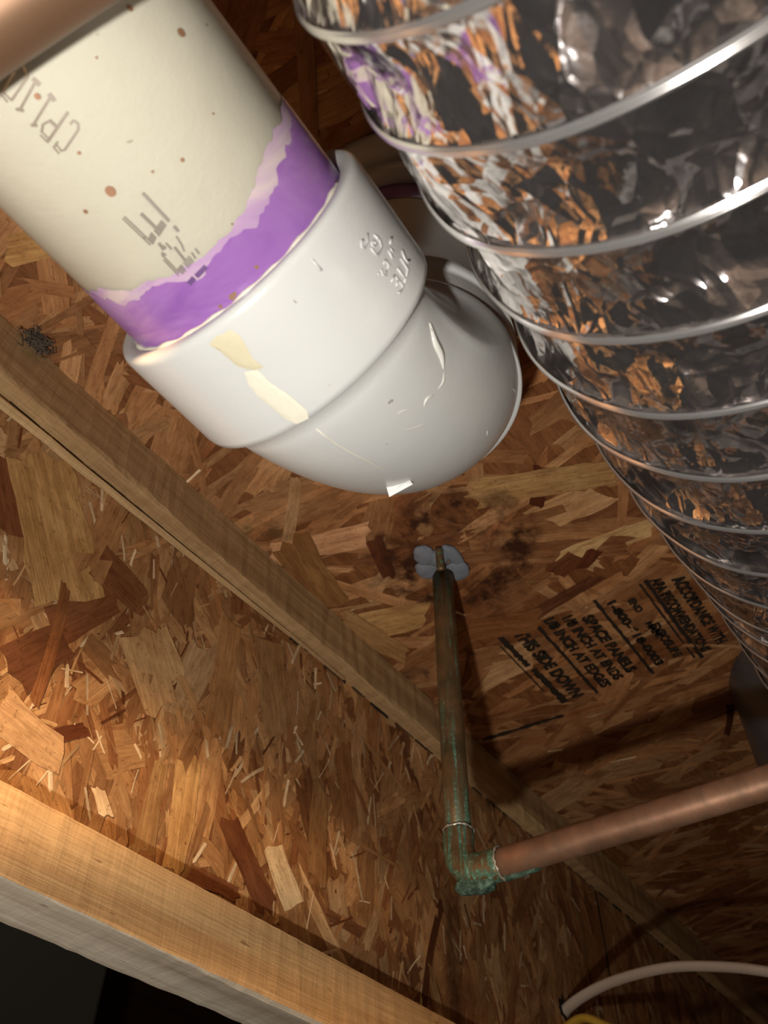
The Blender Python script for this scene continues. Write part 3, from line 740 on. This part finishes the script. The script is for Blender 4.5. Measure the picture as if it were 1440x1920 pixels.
for s in ring_s[:-1]:
    c = d_axis(s); T = d_T(s); a = T.cross(Vector((0, 0, 1))).normalized(); b = T.cross(a); V = []; F = []; n = 160
    prof_w = [(-.0030, .0002), (-.0018, .0010), (-.0012, .0018), (-.0004, .0014), (0, .0011), (.0004, .0014), (.0012, .0018), (.0018, .0010), (.0030, .0002)]
    for j in range(n):
        th = 2 * math.pi * j / n; d = a * math.cos(th) + b * math.sin(th)
        for (o1, o2) in prof_w: V.append(c + T * o1 * .50 + d * (RD + o2 * .62 + .0002 * math.sin(th * 9 + s * 50)))
    m = len(prof_w)
    for j in range(n):
        k2 = (j + 1) % n
        for q in range(m - 1): F.append((j * m + q, j * m + q + 1, k2 * m + q + 1, k2 * m + q))
    mesh('wire_ring', V, F, M['coil'], duct, smooth=True)

# grey metal boot the duct runs to, hanging from the subfloor
bc = on_z(1374, 1246, H); RB = .09
bcx, bcy = bc[0] + RB * .58, bc[1] - RB * .81
boot = thing('duct_boot', (bcx, bcy, H), 'grey metal duct boot hanging from subfloor behind the foil duct at right edge', 'duct boot')
lathe('boot_can', [(.27, .0), (.27, RB), (.30, RB), (.302, RB + .001), (.306, RB), (.40, RB), (.4688, RB)], (bcx, bcy, 0), (0, 0, 1), M['galv'], boot, 72)

# ------------------------------------------------------------------ copper water pipe through the subfloor
VX, VY = .409, .240; RC = .0080; ZE = .222
cu = thing('copper_pipe', (VX, VY, ZE), 'weathered copper pipe with green corroded elbow hanging below the subfloor', 'pipe')
sweep('vertical_tube', [(VX, VY, z) for z in (ZE + .010, .28, .34, .40, .4535)], RC, M['verdigris'], cu, seg=40)
sweep('thin_riser', [tuple(on_z(827, 1069, .452)), tuple(on_z(826, 1062, .4555)), tuple(on_z(823, 1034, .4610)), tuple(on_z(823, 1030, .4680))], .0030, M['verdigris'], cu, seg=20)
he = ray(1440, 1467); he = Vector(he * (.409 / he[0]))
dirn = (he - Vector((VX, VY, ZE))).normalized()
E0 = Vector((VX, VY, ZE)); LEN = .55
sweep('horizontal_tube', [E0 + dirn * d for d in (.010, .05, .12, .2, .35, LEN)], RC, M['copper'], cu, seg=40)
ep = bez([(VX, VY, ZE + .026), (VX, VY, ZE + .013), tuple(Vector((VX, VY, ZE + .004)) + dirn * .004), tuple(E0 + dirn * .013), tuple(E0 + dirn * .026)], 8)
rr = [.0090 if (i < 10 or i > len(ep) - 11) else .0093 for i in range(len(ep))]
sweep('elbow_fitting', ep, rr, M['verdigris'], cu, seg=40)
rgc = random.Random(9)
def ringo(name, c, ax, r, t, mat):
    ax = Vector(ax).normalized(); n = ax.orthogonal().normalized(); b = ax.cross(n); pts = [Vector(c) + (n * math.cos(a) + b * math.sin(a)) * r + ax * rgc.uniform(-.0004, .0004) for a in [2 * math.pi * i / 40 for i in range(41)]]
    return sweep(name, pts, [t * rgc.uniform(.5, 1.5) for _ in pts], mat, cu, seg=8, cap=False)
ringo('solder_ring', (VX, VY, ZE + .0265), (0, 0, 1), .0088, .0008, M['solder']); ringo('solder_ring', E0 + dirn * .0265, dirn, .0088, .0008, M['solder'])
# corrosion crust: lumpy mass on the outside of the elbow
from mathutils import noise as mn
def lump(name, c, rx, ry, rz, mat, parent, seed=0, amp=.35, freq=120):
    bm = bmesh.new(); bmesh.ops.create_icosphere(bm, subdivisions=4, radius=1)
    for v in bm.verts:
        d = v.co.copy(); k = 1 + amp * (mn.noise(d * 1.7 + Vector((seed, 0, 0))) + .5 * mn.noise(d * 5 + Vector((0, seed, 0))))
        v.co = Vector((d.x * rx * k, d.y * ry * k, d.z * rz * k)) + Vector(c)
    me = bpy.data.meshes.new(name); bm.to_mesh(me); bm.free(); me.shade_smooth(); me.materials.append(mat)
    o = bpy.data.objects.new(name, me); C.objects.link(o); o.parent = parent; o.matrix_parent_inverse = Matrix.Translation(-Vector(parent.location)); return o
lump('corrosion_crust', E0 + dirn * .010 + Vector((.001, 0, -.0068)), .0070, .012, .0055, M['crust'], cu, 1)['label'] = 'lumpy green corrosion crust'
lump('corrosion_crust', E0 + Vector((.006, -.001, .012)), .0045, .005, .014, M['crust'], cu, 5)
lump('corrosion_crust', E0 + dirn * .034 + Vector((.002, 0, -.0068)), .003, .016, .0025, M['crust'], cu, 8)
# grey foam lobes round the hole
col = thing('foam_collar', (VX, VY, H), 'lobed grey foam collar on subfloor where the copper pipe goes through', 'collar')
for k, (px_, py_, ra, rb) in enumerate([(797, 1042, .0135, .010), (801, 1070, .0130, .011), (856, 1070, .013, .013), (850, 1044, .017, .007), (822, 1046, .010, .011)]):
    p = on_z(px_, py_, H - .004)
    lump('foam_lobe', p + np.array([0, 0, .0012 * (k % 2)]), ra * .8, rb * .8, .0038, M['putty'], col, k * 3, .12)

# ------------------------------------------------------------------ blurred copper pipe crossing in front at top left
NR = .0111; nd = .185
pA = Vector(ray(-60 - 52, 165 - 78)) / 1600 * nd; pB = Vector(ray(187 - 52, 0 - 78)) / 1600 * nd
dd = (pB - pA).normalized()
nearp = thing('copper_tube', pA, 'out-of-focus copper pipe crossing the top left corner in front of the white pipe', 'pipe')
sweep('tube', [pA - dd * .3, pA - dd * .15, pA, pB, pB + dd * .03], NR, M['copper_dull'], nearp, seg=48)
tipc = pB + dd * .03
sweep('end_cap', [tipc - dd * .012, tipc - dd * .011, tipc + dd * .009, tipc + dd * .012], [NR, NR * 1.08, NR * 1.08, NR * .8], M['copper'], nearp, seg=48)

# ------------------------------------------------------------------ cables
c0 = Vector(on_y(1058, 1897, YW))
def at(px_, py_, depth): return Vector(ray(px_, py_)) / 1600 * depth
w0 = [c0 + Vector((.02, .012, -.012)), c0, at(1130, 1848, .745), at(1240, 1816, .70), at(1340, 1812, .66), at(1440, 1822, .62), at(1560, 1850, .58), at(1700, 1910, .54), Vector((.78, -.35, .36)), Vector((.80, -.85, .455))]
nm = thing('white_cable', c0, 'white electrical cable arching out of the joist web at lower right', 'cable')
sweep('jacket', bez(w0, 10), .0056, M['nm_white'], nm, seg=20, flat=.62)
c1 = c0 + Vector((.001, 0, -.0125))
y0_ = [c1 + Vector((.01, .012, .0)), c1, at(1095, 1909, .74), at(1140, 1925, .72), at(1250, 1975, .68), at(1400, 2060, .62), Vector((.80, -.30, .02)), Vector((.85, -.90, -.10))]
ny = thing('yellow_cable', c0, 'yellow electrical cable just below the white cable at bottom edge', 'cable')
sweep('jacket', bez(y0_, 10), .0056, M['nm_yellow'], ny, seg=20, flat=.62)
lump('cable_hole', c0 + Vector((-.004, .0015, .004)), .011, .003, .016, M['dark_gap'], web, 2, .2)

# ------------------------------------------------------------------ dust clump on the joist
dc = on_z(70, 640, H - .004)
dust = thing('dust_clump', dc, 'small dark clump of dust and web on upper left joist edge', 'dust')
V = []; F = []; rgd = random.Random(2)
lump('dust_core', Vector(dc) + Vector((0, -.001, -.001)), .005, .0022, .003, M['dust'], dust, 3, .8)
for i in range(130):
    p = Vector(dc) + Vector((rgd.gauss(0, .004), rgd.gauss(-.001, .0022), rgd.gauss(-.001, .0025))); pts = [p]
    for k in range(5): p = p + Vector((rgd.gauss(0, .0016), rgd.gauss(0, .0012), rgd.gauss(0, .0012))); pts.append(p)
    v, f = sweep_geo(pts, .00028, seg=5, base=len(V)); V += v; F += f
mesh('fibre_tangle', V, F, M['dust'], dust)

# ------------------------------------------------------------------ dim things in the next bay, seen under the joist
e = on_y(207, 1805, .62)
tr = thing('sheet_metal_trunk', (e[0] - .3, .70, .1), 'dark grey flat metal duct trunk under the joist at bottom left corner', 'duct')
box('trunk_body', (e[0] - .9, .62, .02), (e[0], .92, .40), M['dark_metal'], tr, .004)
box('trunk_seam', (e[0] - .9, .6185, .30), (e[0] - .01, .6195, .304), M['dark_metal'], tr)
g = thing('dark_bay_filler', (1.0, 1.02, .1), 'added dark shade beam beyond the joist, seen at bottom edge', 'filler')  # added block; the darkness of the next bay is put into its colour
box('filler_body', (.2, .98, .05), (3.2, 1.06, .4688), M['bay_shade'], g, .004)
